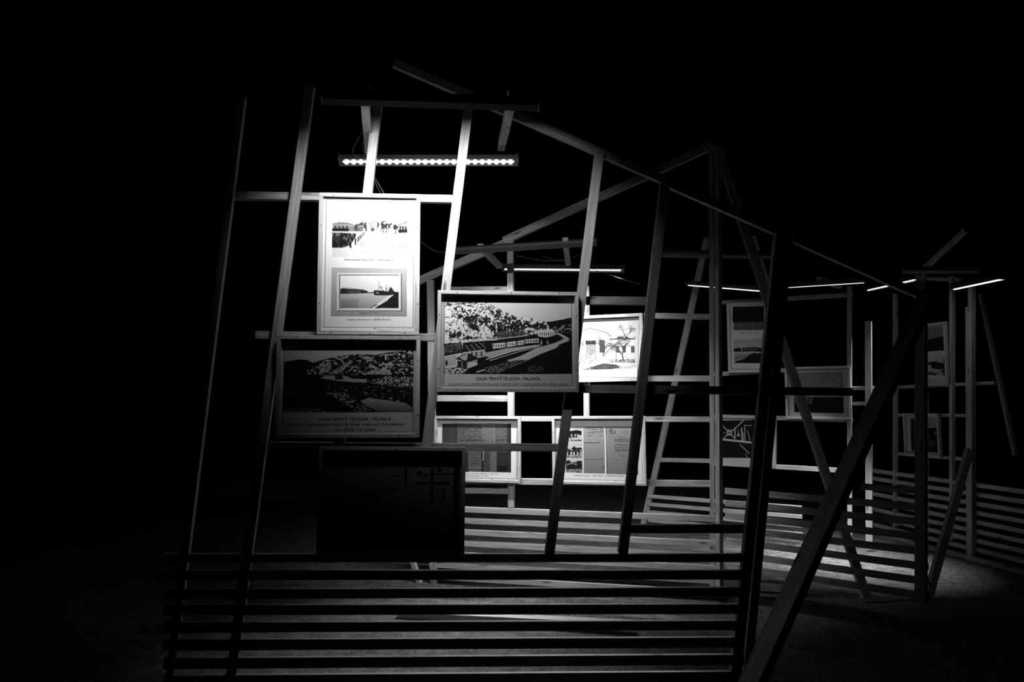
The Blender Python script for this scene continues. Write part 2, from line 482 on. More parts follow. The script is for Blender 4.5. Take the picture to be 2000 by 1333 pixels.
def art_station(c):
    c.a[:] = .62
    c.view(840, 560, 6.058)
    c.grad([(160, 145), (1680, 152), (1678, 1045), (158, 1040)], .78, .62, .06, 30)
    slope = [(165, 155), (420, 165), (640, 175), (760, 235), (920, 310), (1040, 375), (1140, 365), (1290, 395), (1370, 420), (1680, 365), (1680, 1045), (160, 1045)]
    c.mottle(slope, .04, .80, 34, .41, .12, 26, 5)
    c.mottle([(165, 155), (640, 175), (760, 235), (1000, 350), (700, 330), (480, 240), (165, 200)], .08, .76, 50, .44, .15, 40, 5)
    c.mottle([(165, 200), (300, 320), (330, 480), (300, 560), (165, 640)], .25, .84, 30, .36, .12, 30, 5)
    c.mottle([(560, 460), (620, 430), (720, 540), (790, 610), (560, 640), (380, 560)], .3, .78, 40, .34, .14, 24, 5)
    for x, y, rx, ry in ((370, 340, 35, 45), (440, 410, 70, 60), (520, 370, 45, 60), (520, 480, 60, 50), (600, 420, 45, 45), (740, 500, 50, 50), (680, 410, 55, 35), (820, 510, 90, 60), (950, 490, 80, 55),
                         (1030, 520, 60, 45), (880, 560, 120, 45), (790, 340, 45, 35), (900, 380, 50, 35), (1020, 420, 60, 28), (1120, 450, 60, 28), (260, 590, 38, 34), (330, 570, 50, 38), (460, 610, 70, 14), (1330, 470, 90, 30), (1240, 470, 60, 25)):
        c.blob(x, y, rx, ry, .03, .6)
    c.mottle([(760, 540), (1100, 520), (1150, 570), (820, 620)], .02, .22, 60, .5, .3)
    c.poly([(1370, 425), (1680, 368), (1680, 1045), (1500, 1045), (1600, 600), (1430, 500)], .02)
    c.mottle([(1440, 480), (1680, 440), (1680, 560), (1500, 540)], .015, .5, 60, .66, .1)
    # lower dark ground
    c.poly([(160, 690), (800, 630), (1100, 590), (1300, 600), (1600, 560), (1680, 560), (1680, 1045), (160, 1045)], .02)
    c.line([(780, 625), (1100, 588), (1280, 520), (1480, 535), (1590, 470)], 12, .5)
    c.line([(160, 660), (560, 640), (780, 630)], 16, .7)
    c.mottle([(160, 680), (370, 665), (370, 770), (160, 805)], .02, .2, 60, .5, .3)
    # road sweeping right
    c.poly([(1500, 545), (1560, 565), (1655, 620), (1640, 650), (1530, 690), (1500, 730), (1380, 775), (1150, 870), (960, 900), (900, 880), (1060, 830), (1240, 740), (1480, 670), (1590, 620), (1520, 570)], .58, .12)
    c.poly([(640, 790), (900, 735), (1300, 690), (1300, 705), (900, 790), (700, 850), (650, 830)], .5, .2)
    c.line([(655, 868), (1000, 760), (1250, 705)], 9, .75); c.line([(700, 880), (1050, 775), (1290, 715)], 7, .7)
    c.line([(545, 1018), (710, 972)], 16, .6); c.line([(705, 880), (800, 852)], 9, .6)
    c.line([(800, 1020), (1150, 875), (1330, 790)], 7, .42)
    c.mottle([(640, 960), (1000, 880), (1100, 870), (820, 1030), (640, 1030)], .02, .25, 70, .5, .3)
    # carriages
    for x0, x1, y0, y1, h in ((730, 880, 680, 665, 60), (895, 1010, 665, 650, 55), (1025, 1105, 650, 638, 50), (1115, 1280, 628, 618, 50)):
        c.poly([(x0, y0), (x1, y1), (x1 + 4, y1 + h), (x0 + 4, y0 + h)], .70, .1)
        n = max(2, int((x1 - x0) / 26))
        for k in range(n):
            x = x0 + (k + .5) * (x1 - x0) / n; c.rect(x - 6, y0 + 10, x + 6, y0 + h * .62, .04)
    for x in (1130, 1160, 1190, 1225, 1255): c.line([(x, 628), (x, 680)], 7, .04)
    for x in (1315, 1390): c.poly([(x - 12, 680), (x, 630), (x + 12, 680)], .5); c.rect(x - 4, 680, x + 4, 720, .4)
    c.poly([(1270, 530), (1330, 510), (1460, 520), (1465, 585), (1370, 605), (1285, 595)], .72, .1)
    for x in range(1295, 1460, 26): c.rect(x, 545, x + 10, 585, .05)
    c.poly([(1170, 580), (1270, 560), (1280, 600), (1170, 600)], .02)
    # sheds lower left
    c.poly([(385, 700), (600, 665), (665, 720), (640, 745), (395, 790)], .03)
    for k in range(4): c.line([(410 + k * 60, 700 - k * 8), (470 + k * 60, 770 - k * 12)], 5, .55)
    c.poly([(160, 830), (380, 785), (640, 750), (650, 830), (560, 850), (360, 880), (300, 960), (165, 975)], .66, .1)
    for k in range(5): c.line([(165, 850 + k * 24), (300, 828 + k * 22)], 6, .12)
    for k in range(5): c.line([(480, 790 + k * 15), (640, 762 + k * 14)], 5, .12)
    for x in (485, 540, 600): c.rect(x - 8, 775, x + 8, 835, .04)
    c.rect(175, 880, 200, 935, .04)
    c.poly([(290, 860), (400, 800), (440, 790), (470, 800), (560, 850), (430, 900)], .04)
    c.poly([(340, 845), (440, 790), (430, 870), (400, 885)], .5, .2)
    c.poly([(440, 900), (550, 870), (550, 935), (440, 975)], .62, .15)
    for x in range(455, 550, 22): c.rect(x, 882, x + 9, 900, .04)
    c.poly([(315, 880), (430, 900), (435, 985), (320, 975)], .05)
    c.line([(370, 890), (372, 985)], 8, .5); c.line([(430, 900), (432, 985)], 8, .6)
    c.mottle([(165, 980), (330, 965), (430, 990), (380, 1038), (165, 1038)], .03, .7, 60, .45, .15)
    c.line([(372, 375), (372, 740)], 14, .78); c.line([(368, 700), (370, 800)], 14, .04)
    for x in (510, 575, 625): c.line([(x, 610), (x, 680)], 5, .3)
    c.mottle([(1150, 960), (1250, 930), (1340, 960), (1330, 1030), (1160, 1030)], .015, .2, 80, .62, .1)
    c.line([(880, 160), (965, 185)], 6, .35)
    # caption strip and ruled border
    c.poly([(158, 1040), (1678, 1050), (1678, 1185), (155, 1182)], .60, .06)
    c.line([(162, 140), (152, 1182), (1680, 1188), (1684, 152)], 6, .015)
    c.line([(1200, 1207), (1213, 1198), (1226, 1207)], 6, .03); c.scrib(1260, 1205, 1640, 1206, .3, 3, 6, 2)

def art_house(c):
    c.a[:] = .80
    c.view(1120, 560, 5.553)
    c.grad([(-200, 330), (735, 330), (690, 1000), (-200, 1000)], .62, .78, .10, 130)
    c.poly([(-180, 520), (180, 445), (370, 500), (430, 560), (670, 570), (672, 880), (-180, 900)], .70, .12)
    c.line([(90, 490), (180, 447), (370, 497), (420, 540)], 9, .08); c.line([(410, 572), (670, 568)], 13, .06)
    c.line([(670, 455), (400, 480)], 5, .3)
    c.rect(138, 585, 255, 630, .05, .05); c.rect(140, 630, 250, 800, .30, .3); c.rect(285, 580, 352, 720, .10, .15)
    c.rect(258, 570, 288, 800, .75)
    for x in (487, 555, 650): c.rect(x - 17, 645, x + 17, 720, .06); c.line([(x, 645), (x, 720)], 3, .6)
    c.rect(90, 600, 120, 650, .25, .2)
    for y in (740, 765, 790): c.line([(400, y), (670, y)], 3, .45)
    c.mottle([(390, 795), (672, 790), (672, 830), (390, 830)], .1, .6, 60, .5, .3)
    for k in range(2):
        for (x, y, an) in ((330, 760, 1.55), (545, 800, 1.75)):
            branch(c, x, y, an, 60, 12, .10, 5)
    branch(c, 340, 740, .75, 120, 9, .10, 3); branch(c, 570, 600, 1.4, 55, 8, .08, 5); branch(c, 470, 800, 1.6, 100, 6, .2, 3)
    branch(c, 200, 600, 2.0, 45, 5, .2, 4)
    c.blob(560, 560, 80, 14, .1, .5)
    c.mottle([(180, 880), (330, 835), (470, 850), (530, 885), (370, 915), (60, 920)], .03, .22, 80, .5, .3)
    c.mottle([(380, 915), (530, 870), (672, 840), (672, 880), (500, 905)], .2, .8, 60, .45, .2)
    c.mottle([(-180, 830), (150, 740), (240, 760), (200, 830), (60, 860), (-180, 915)], .15, .75, 50, .5, .2)
    for x in (85, 130, 165): c.line([(x, 740), (x + 10, 915)], 6, .8)
    for k in range(4): c.line([(60, 880 - k * 6), (240, 780 - k * 18)], 4, .75)
    c.poly([(-200, 920), (680, 890), (690, 985), (-200, 990)], .78, .08)
    c.line([(-190, 985), (688, 987), (735, 330)], 5, .03)
    c.line([(450, 1004), (458, 998), (466, 1004)], 5, .05); c.scrib(480, 1003, 680, 1003, .3, 3, 5, 2)

def art_deed(c):
    c.a[:] = .80
    c.view(840, 800, 8.885)
    c.grad([(210, 240), (1415, 250), (1415, 1098), (200, 1080)], .16, .17, .10, 0)
    c.mottle([(210, 240), (480, 240), (480, 1080), (200, 1080)], .05, .17, 40, .5, 1.3)
    c.mottle([(480, 240), (1125, 245), (1125, 700), (480, 700)], .08, .30, 40, .5, 1.3)
    c.grad([(900, 245), (1120, 245), (1120, 700), (900, 700)], .26, .20, .12)
    c.line([(1130, 250), (1130, 1090)], 10, .35); c.line([(935, 600), (935, 890)], 14, .38)
    c.mottle([(1140, 250), (1400, 250), (1400, 580), (1140, 580)], .10, .28, 40, .5, 1.3)
    c.grad([(1340, 250), (1415, 250), (1415, 1098), (1340, 1095)], .12, .03, .04, 0)
    for y in (290, 330, 380, 480): c.scrib(510, y, 920, y, .05, 6, 16, 6)
    for x in list(range(520, 960, 32)) + list(range(1150, 1340, 34)): c.rect(x, 520, x + 14, 556, .03)
    for x0, x1, v in ((210, 680, .05), (680, 900, .14), (900, 945, .04), (945, 1050, .09), (1050, 1165, .16), (1165, 1415, .05)):
        c.mottle([(x0, 740), (x1, 745), (x1, 1092), (x0, 1082)], v * .6, v * 1.6, 50, .5, 1.3)
    c.line([(940, 750), (932, 890)], 14, .45); c.line([(680, 750), (680, 1040)], 6, .25)
    c.rect(1165, 985, 1350, 1090, .015); c.line([(690, 1015), (900, 1015)], 10, .3)
    for y in (850, 900, 950): c.scrib(700, y, 880, y, .05, 5, 12, 14)
    c.scrib(300, 1125, 1235, 1130, .12, 6, 9, 8); c.scrib(300, 1162, 1015, 1162, .12, 6, 9, 8)
    c.line([(115, 165), (112, 1195), (1515, 1205), (1520, 210)], 7, .03); c.line([(112, 195), (1520, 210)], 4, .3)
    c.line([(1075, 1218), (1088, 1210), (1101, 1218)], 7, .05); c.scrib(1125, 1217, 1500, 1222, .35, 3, 7, 2)

def art_letters(c):
    c.a[:] = .80
    c.view(1080, 800, 8.884)
    c.grad([(118, 285), (530, 290), (530, 1115), (118, 1105)], .62, .55, .1)
    c.rect(118, 285, 165, 1100, .35, .3); c.rect(120, 400, 142, 480, .03)
    # three small photographs
    c.poly([(200, 380), (330, 370), (420, 355), (515, 372), (505, 455), (460, 440), (440, 480), (300, 478), (200, 490)], .03)
    for x in (330, 395, 440): c.rect(x - 10, 430, x + 14, 470, .6, .2)
    c.mottle([(200, 475), (520, 480), (520, 548), (200, 540)], .05, .65, 40, .5, .2, 30); c.line([(290, 500), (515, 498)], 8, .75)
    c.line([(290, 545), (515, 546)], 10, .04)
    for x, y, rx, ry in ((370, 690, 50, 34), (480, 690, 40, 26), (285, 710, 40, 30), (420, 730, 60, 40)): c.blob(x, y, rx, ry, .03, .3)
    c.rect(260, 720, 515, 800, .05, .05)
    for x in (320, 368, 435, 490): c.rect(x - 14, 742, x + 14, 800, .55, .2)
    c.mottle([(240, 805), (515, 800), (515, 850), (240, 845)], .1, .5, 50, .5, .3)
    c.poly([(225, 900), (290, 890), (320, 930), (440, 895), (525, 905), (525, 1040), (225, 1050)], .03)
    c.line([(240, 965), (340, 945), (420, 910)], 14, .4); c.blob(400, 960, 30, 14, .3)
    c.mottle([(225, 1050), (525, 1040), (525, 1112), (222, 1105)], .12, .4, 60, .5, .3)
    c.scrib(400, 325, 520, 325, .25, 5, 12, 12); c.scrib(400, 615, 520, 615, .25, 5, 12, 12)
    c.rect(512, 290, 535, 1115, .62, .1)
    # handwritten sheet
    c.grad([(540, 292), (910, 294), (912, 1122), (540, 1115)], .44, .26, .16)
    for i, (x0, x1, y) in enumerate(((580, 880, 315), (610, 900, 345), (610, 900, 380), (605, 860, 408), (610, 720, 458), (730, 885, 455))):
        c.scrib(x0, y, x1, y, .04, 7, 15, 10)
    c.line([(550, 583), (830, 585)], 12, .08); c.line([(550, 875), (890, 875)], 8, .1); c.poly([(868, 995), (893, 1010), (868, 1022)], .02)
    c.line([(545, 292), (548, 1110)], 5, .2)
    c.line([(922, 290), (928, 1130)], 17, .85); c.line([(938, 300), (945, 1125)], 14, .05)
    # typed sheet
    c.grad([(948, 295), (1480, 298), (1478, 1135), (950, 1130)], .40, .26, .16)
    c.blob(1025, 350, 14, 14, .12); c.mottle([(990, 370), (1110, 370), (1110, 430), (990, 430)], .15, .42, 90, .55, .2)
    c.scrib(1200, 400, 1330, 400, .12, 5, 10, 5); c.scrib(1250, 425, 1330, 425, .15, 5, 10, 5); c.line([(965, 473), (1280, 475)], 5, .12)
    for y in list(range(515, 580, 17)) + [610, 625, 660, 672] + list(range(700, 745, 15)): c.scrib(1085, y, 1470, y, .12, 7, 8, 5)
    c.scrib(1190, 815, 1310, 830, .12, 6, 10, 10); c.scrib(1090, 870, 1140, 880, .12, 6, 8, 6)
    c.grad([(1430, 760), (1480, 760), (1478, 1140), (1420, 1135)], .25, .03, .05)
    c.scrib(370, 1160, 1240, 1168, .10, 7, 9, 7)
    c.line([(45, 205), (40, 1215), (1548, 1248), (1556, 200)], 6, .03)
    c.line([(1085, 1258), (1097, 1250), (1109, 1258)], 7, .05); c.scrib(1130, 1262, 1500, 1264, .35, 3, 7, 2)

def art_survey(c):
    c.a[:] = .30
    c.view(480, 860, 4.545)
    c.grad([(640, 150), (1900, 150), (1900, 935), (640, 935)], .22, .26, .10)
    c.scrib(1000, 172, 1500, 172, .03, 6, 10, 5); c.scrib(1480, 217, 1830, 217, .05, 5, 8, 4); c.scrib(960, 262, 1180, 262, .03, 6, 9, 4)
    c.rect(1395, 240, 1430, 270, .02); c.rect(1400, 270, 1425, 400, .06, .06); c.line([(1270, 315), (1420, 315)], 7, .03)
    c.rect(1636, 250, 1662, 560, .03); c.line([(1545, 302), (1855, 300)], 9, .02); c.line([(1510, 385), (1800, 382)], 22, .03)
    c.blob(1535, 302, 18, 18, .02); c.blob(1718, 265, 22, 20, .02); c.blob(1590, 320, 14, 10, .04)
    c.rect(1735, 430, 1770, 560, .08, .05); c.line([(1600, 560), (1820, 580)], 6, .1)
    c.mottle([(1435, 590), (1840, 590), (1840, 900), (1435, 900)], .12, .30, 50, .5, 1.2)
    c.mottle([(700, 330), (1380, 420), (1380, 900), (700, 900)], .10, .30, 30, .5, 1.3)
    c.rect(1845, 150, 1900, 930, .05)

def art_quay(c):
    c.a[:] = .62
    c.view(1380, 560, 6.06)
    c.rect(312, 235, 690, 425, .02, .02); c.mottle([(320, 425), (690, 420), (690, 515), (320, 520)], .08, .25, 60, .5, .4)
    c.scrib(390, 545, 600, 530, .2, 5, 10, 4)
    c.grad([(320, 635), (690, 615), (680, 910), (325, 915)], .45, .5, .2)
    c.poly([(320, 735), (430, 725), (600, 720), (690, 740), (690, 775), (540, 768), (322, 778)], .03)
    for x in (445, 475, 510, 545, 575): c.rect(x, 732, x + 14, 755, .3)
    c.rect(412, 728, 424, 768, .5)
    c.poly([(470, 820), (560, 790), (690, 790), (690, 908), (325, 912), (340, 890), (450, 860)], .02)
    c.grad([(325, 790), (540, 780), (450, 860), (330, 870)], .45, .2, .2)
    c.line([(285, 300), (290, 985), (680, 978)], 6, .05)

def art_faded(c):
    c.a[:] = .50
    c.view(1500, 660, 4.545)
    c.rect(230, 310, 670, 530, .26, .14); c.mottle([(240, 320), (660, 320), (660, 530), (240, 530)], .2, .42, 22, .5, 1.4)
    c.rect(230, 530, 672, 668, .015); c.mottle([(240, 530), (400, 530), (400, 590), (240, 590)], .02, .3, 30, .55, .2)
    c.line([(185, 290), (182, 700)], 5, .1); c.line([(668, 330), (668, 540)], 5, .1)

def art_plan(c):
    c.a[:] = .60
    c.view(1380, 780, 6.06)
    c.rect(20, 245, 700, 700, .015)
    L = lambda p, w_: c.line(p, w_, .62)
    L([(195, 245), (545, 248)], 6)
    L([(195, 315), (250, 365), (325, 370), (450, 252)], 10); L([(200, 470), (250, 425), (300, 425), (345, 470)], 10)
    L([(250, 385), (310, 388)], 14); L([(250, 412), (305, 412)], 12); L([(345, 340), (345, 470)], 12)
    c.poly([(368, 440), (378, 405), (392, 405), (404, 440)], .6); L([(385, 365), (385, 410)], 5)
    L([(425, 345), (430, 505)], 14); L([(445, 400), (445, 500)], 6); L([(462, 310), (462, 500)], 8); L([(462, 310), (545, 315)], 6)
    L([(495, 375), (520, 490)], 6); L([(195, 478), (530, 515)], 22); L([(405, 540), (510, 645)], 7)
    L([(470, 640), (485, 700)], 4); L([(200, 400), (260, 400)], 4)
    c.line([(20, 775), (560, 785)], 5, .1)

def art_ferry(c):
    c.a[:] = .62
    c.view(1680, 600, 4.166)
    c.grad([(530, 170), (700, 160), (705, 355), (545, 362)], .28, .2, .1)
    c.poly([(500, 290), (600, 255), (700, 240), (705, 345), (690, 355), (545, 362), (500, 320)], .02)
    c.grad([(540, 395), (710, 385), (710, 560), (540, 560)], .55, .45, .15)
    c.poly([(540, 455), (610, 442), (680, 460), (680, 410), (700, 405), (706, 500), (640, 510), (580, 500), (575, 475), (540, 472)], .03)
    c.blob(585, 545, 40, 14, .05); c.blob(685, 530, 24, 24, .05)
    for y in (590, 605, 618): c.scrib(540, y, 700, y, .3, 3, 5, 2)

def art_street(c):
    c.a[:] = .62
    c.view(1680, 600, 4.166)
    c.grad([(415, 905), (632, 905), (632, 1185), (415, 1175)], .4, .3, .15)
    c.poly([(415, 1010), (520, 995), (590, 985), (632, 985), (632, 1185), (415, 1175)], .02)
    c.rect(420, 910, 450, 1170, .03); c.line([(557, 1010), (557, 1065)], 7, .45); c.rect(608, 1015, 630, 1040, .3)
    c.mottle([(540, 1080), (620, 1090), (600, 1140), (540, 1130)], .02, .2, 40, .5, .3)

# ------------------------------------------------------------------ framed prints
def text_me(s, width, height=None, bold=False):
    cu = bpy.data.curves.new('caption', 'FONT'); cu.body = s; cu.align_x = 'LEFT'; cu.size = 1.0
    cu.offset = .012 if bold else 0.0
    cu.resolution_u = 3; cu.space_character = 1.15
    o = bpy.data.objects.new('caption', cu); C.objects.link(o)
    dg = bpy.context.evaluated_depsgraph_get(); dg.update()
    me = bpy.data.meshes.new_from_object(o.evaluated_get(dg))
    bpy.data.objects.remove(o)
    co = np.zeros(len(me.vertices) * 3); me.vertices.foreach_get('co', co); co = co.reshape(-1, 3)
    x0, x1 = co[:, 0].min(), co[:, 0].max()
    k = width / (x1 - x0)
    ky = k if height is None else height / .73
    co[:, 0] = (co[:, 0] - x0) * k; co[:, 1] *= ky; co[:, 2] = 0
    me.vertices.foreach_set('co', co.ravel()); me.update()
    return me

def framed(label, P, corners, art, off, k=1.6, slat=8, captions=(), screws=True, deep=.034, seed=1, setback=.002, side_lab=None):
    T = [P.at(x, y, off) for x, y in corners]
    TL, TR, BR, BL = T
    cx = (TL + TR + BR + BL) / 4
    X = ((TR - TL) + (BR - BL)) / 2; Wd = X.length; X = X.normalized()
    Y = ((TL - BL) + (TR - BR)) / 2; Y = (Y - X * Y.dot(X)); Hd = ((TL - BL).length + (TR - BR).length) / 2; Y = Y.normalized()
    Z = X.cross(Y)
    M = frame_m(cx, X, Z)
    root = thing('framed_print', label, 'picture', cx - Y * Hd / 2)
    sw = slat * P.scale(*corners[0])
    c = Cv(corners, k, seed); art(c)
    a = .8 * (np.clip(c.a + (c.rng.random(c.a.shape) - .5) * .05, .01, .9) / .8) ** 1.35
    H, W_ = a.shape
    # sheet grid
    gx = np.linspace(-Wd / 2 + .004, Wd / 2 - .004, W_); gy = np.linspace(Hd / 2 - .004, -Hd / 2 + .004, H)
    co = np.zeros((H, W_, 3)); co[..., 0] = gx[None, :]; co[..., 1] = gy[:, None]
    idx = np.arange(H * W_).reshape(H, W_)
    q = np.stack([idx[1:, :-1], idx[1:, 1:], idx[:-1, 1:], idx[:-1, :-1]], -1).reshape(-1, 4)
    me = bpy.data.meshes.new('print_sheet')
    me.vertices.add(H * W_); me.vertices.foreach_set('co', co.ravel())
    me.loops.add(q.size); me.loops.foreach_set('vertex_index', q.ravel().astype(np.int32))
    me.polygons.add(len(q)); me.polygons.foreach_set('loop_start', np.arange(0, q.size, 4, dtype=np.int32))
    me.update(calc_edges=True)
    ca = me.color_attributes.new('ink', 'FLOAT_COLOR', 'POINT')
    col = np.ones((H * W_, 4)); col[:, :3] = a.reshape(-1, 1)
    ca.data.foreach_set('color', col.ravel())
    sheet = link('print_sheet', me, PAPER, root, M @ Matrix.Translation((0, 0, setback)))
    link('backing_board', box_me('backing_board', Wd - .004, Hd - .004, .008, 0), BACK, root, M @ Matrix.Translation((0, 0, -.0045)))
    # four slats: top and bottom run through, sides between them
    zt = deep / 2 + setback + .0015
    for nm, cxx, cyy, l, v in (('frame_slat', 0, Hd / 2 - sw / 2, Wd, 0), ('frame_slat', 0, -Hd / 2 + sw / 2, Wd, 0),
                               ('frame_slat', -Wd / 2 + sw / 2, 0, Hd - 2 * sw, 1), ('frame_slat', Wd / 2 - sw / 2, 0, Hd - 2 * sw, 1)):
        R = Matrix.Rotation(math.pi / 2, 4, 'Z') if v else Matrix.Identity(4)
        s_ = link(nm, box_me(nm, l - .0008, sw, deep, .0015), SLATW, root, M @ Matrix.Translation((cxx, cyy, zt)) @ R)
        if screws:
            n = 3 if not v else 2
            for i in range(n):
                t = (-.36, .02, .36)[i] if n == 3 else (-.3, .28)[i]
                sm = bmesh.new(); bmesh.ops.create_cone(sm, cap_ends=True, segments=10, radius1=.0032, radius2=.0026, depth=.003)
                sme = bpy.data.meshes.new('screw'); sm.to_mesh(sme); sm.free()
                jx, jy = ((t * l, random.uniform(-.2, .2) * sw) if not v else (random.uniform(-.2, .2) * sw, t * l))
                link('screw', sme, SCREW, s_, M @ Matrix.Translation((cxx + jx, cyy + jy, zt + deep / 2 + .001)))
    for (s, p0, p1, hpx, bold, dark) in captions:       # baseline given in photo pixels
        u0 = c.inv @ (np.array(p0) - c.O); u1 = c.inv @ (np.array(p1) - c.O)
        a0 = Vector(((u0[0] - .5) * Wd, (.5 - u0[1]) * Hd, setback + .0012)); a1 = Vector(((u1[0] - .5) * Wd, (.5 - u1[1]) * Hd, setback + .0012))
        d = a1 - a0
        link('caption', text_me(s, d.length, hpx * P.scale(*corners[0]), bold), INK if dark else INKG, root,
             M @ Matrix.Translation(a0) @ Matrix.Rotation(math.atan2(d.y, d.x), 4, 'Z'))
    return root

FO = .034      # prints sit on the viewer's side of the studs
def z(bx, by, sc, x, y): return (bx + x / sc, by + y / sc)
framed('tall brightly lit framed sheet with two old harbour views, topmost on the near stand', PN, [(625, 379), (822, 381), (818, 656), (619, 653)], art_harbour, FO, 1.7, 7.5, seed=3, deep=.02, captions=[
    ('Administratia Docurilor  ( DJAN Braila)', z(620, 390, 9.52, 495, 1142), z(620, 390, 9.52, 1420, 1152), 3.4, True, True),
    ('Vedere din docuri ( DJAN Braila)', z(640, 520, 9.876, 372, 1050), z(640, 520, 9.876, 1205, 1052), 3.6, False, True)])
framed('dim framed photograph of a valley railway under the tall harbour sheet', PN, [(541, 657), (821, 657), (820, 856), (541, 855)], art_valley, FO, 1.7, 7.5, seed=5, captions=[
    ('CALEA FERATĂ TG.OCNA - PALANCA', z(480, 640, 5.126, 735, 932), z(480, 640, 5.126, 1455, 930), 5.6, True, True),
    ('VIADUCTUL, ZIDURILE DE SPRIJIN ȘI GURA TUNELULUI DIN DEFILEUL', z(480, 640, 5.126, 405, 984), z(480, 640, 5.126, 1600, 982), 4.3, True, True),
    ('DE LÎNGĂ TG.OCNA', z(480, 640, 5.126, 900, 1035), z(480, 640, 5.126, 1303, 1035), 4.6, True, True)])
framed('wide framed photograph of a hillside railway station, right of the tall harbour sheet', PN, [(855, 569), (1129, 572.5), (1128, 767), (853, 766)], art_station, FO, 1.8, 7, seed=7, captions=[
    ('CALEA FERATĂ TG.OCNA - PALANCA', z(840, 560, 6.058, 541, 1106), z(840, 560, 6.058, 1293, 1110), 5.8, True, True),
    ('CLĂDIREA DE LA EXTREMITATEA LINIEI FERATE PENTRU ÎNCĂRCAREA SĂRII (MINA SALINA)', z(840, 560, 6.058, 208, 1166), z(840, 560, 6.058, 1630, 1172), 4.0, False, True)])
framed('almost unlit framed technical drawing, lowest on the near stand', PN, [(622, 873), (908, 873), (908, 1082), (622, 1082)], art_survey, FO, 1.4, 7, seed=9)
framed('framed photograph of a house behind bare trees, right of the station photograph', PF, [(1083, 621), (1258, 612), (1257, 745), (1083, 748)], art_house, FO, 1.9, 6, seed=11)
framed('framed sheet of dark aged deeds low on the far wall, left of the letters', PF, [(850.5, 812.5), (1018, 814), (1018.5, 943.5), (850, 940)], art_deed, FO, 1.9, 5.2, seed=13)
framed('framed sheet with handwritten and typed letters beside three small photographs', PF, [(1080, 813), (1262, 813.5), (1262, 948), (1080, 945)], art_letters, FO, 2.0, 5.2, seed=15)
framed('small dim portrait framed quay view high on the rear stand', PG, [(1420, 594), (1504, 588), (1503, 727), (1425, 729)], art_quay, FO, 1.4, 5, seed=17, screws=False)
framed('faint landscape framed sheet, lower right of the small quay view', PG, [(1535, 719), (1663, 714), (1663, 821), (1535, 817)], art_faded, FO, 1.2, 4.5, seed=19, screws=False)
framed('framed black plan with thin white line drawing beside the double corner post', PG, [(1392, 812), (1506, 813), (1506, 915), (1392, 908.5)], art_plan, FO, 1.6, 4.5, seed=21, screws=False)
framed('narrow framed sheet with two river views at the far right stand', PS, [(1795, 636), (1853, 628), (1853, 753), (1795, 753)], art_ferry, FO, 1.4, 4, seed=23, screws=False)
framed('small framed street photograph low on the far right stand', PS, [(1770, 808), (1839, 808), (1839, 896), (1770, 890)], art_street, FO, 1.4, 4, seed=25, screws=False)

# ------------------------------------------------------------------ near stand
near = thing('timber_stand', 'large near stand of leaning pine studs over long low slats', 'exhibition stand', (PN.at(900, 780).x, PN.at(900, 780).y, 0))
def B(nm, p1, p2, wpx, off=0.0, t=.045, P=PN, par=None, m=None, lab=None): return beam(nm, P, p1, p2, wpx, par or near, off, t, m, lab)
B('stud', (474, 190), (330, 1345), 14)
B('stud', (606, 170), (449, 1345), 18)
B('stud', (739, 192), (640, 1081), 18)
B('stud', (917, 194), (817, 1000), 18)
B('stud', (1170, 302), (1073, 1081), 18)
B('stud', (1299, 352), (1216, 1081), 18)
B('stud', (1522, 462), (1433, 1345), 20)
B('stud', (1538, 470), (1455, 1345), 17, off=-.05)
B('rail', (455, 383), (884, 390), 15, off=-.046)
B('rail', (500, 655), (862, 660), 15, off=-.046)
B('rail', (515, 871), (1103, 875), 15, off=-.046)
B('rail', (1145, 588), (1276, 589), 16, off=-.046)
B('rail', (1128, 760), (1662, 766), 16, off=-.046)
B('rail', (1220, 1033), (1458, 1033), 16, off=-.046)
B('rafter', (770, 124), (1300, 354), 16, off=-.025, t=.04)
B('rafter', (940, 196), (1190, 306), 13, off=-.07, t=.04)
B('rafter', (1300, 357), (1530, 458), 16, off=-.028, t=.04)
B('rafter', (1548, 466), (1812, 584), 15, off=-.028, t=.04)
for yl, yr, h in ((1082, 1082, 16), (1114.5, 1114, 18), (1152, 1147, 18), (1182, 1180, 19), (1216.5, 1212, 18.5), (1250, 1244.5, 20), (1286, 1278, 20), (1320, 1311, 20)):
    B('slat', (320, yl + h / 2), (1452, yr + h / 2), h, off=.0, t=.03)
# lamp arms across the top of the near wall
def arm(par, a, b, w_=.045, t=.05):
    return beam3('lamp_arm', a, b, w_, t, Vector((0, 0, 1)), par)
arm(near, at_depth(712, 176, 3.66), at_depth(720, 296, 4.74))
arm(near, at_depth(1002, 182, 3.66), at_depth(979, 288, 4.86))
for x, y, zz in ((713, 171, 3.63), (1003, 183, 3.63)):
    br = link('bracket', box_me('bracket', .05, .03, .045, .004), METAL, near, Matrix.Translation(at_depth(x, y, zz)))
    link('clamp', box_me('clamp', .012, .034, .05, .003), DARKM, br, Matrix.Translation(at_depth(x + 8, y + 2, zz)))

# big brace in front, right
brace = thing('timber_brace', 'thick dark diagonal brace crossing the right foreground', 'brace', (at_depth(1420, 1420, 3.0).x, 3.0, 0))
a, b = at_depth(1812, 575, 4.55), at_depth(1508, 1250, 3.35)
e = b + (b - a) * (b.z / (a.z - b.z))
o = beam3('beam', a, e, .085, .06, Vector((-.75, -.66, 0)), brace)

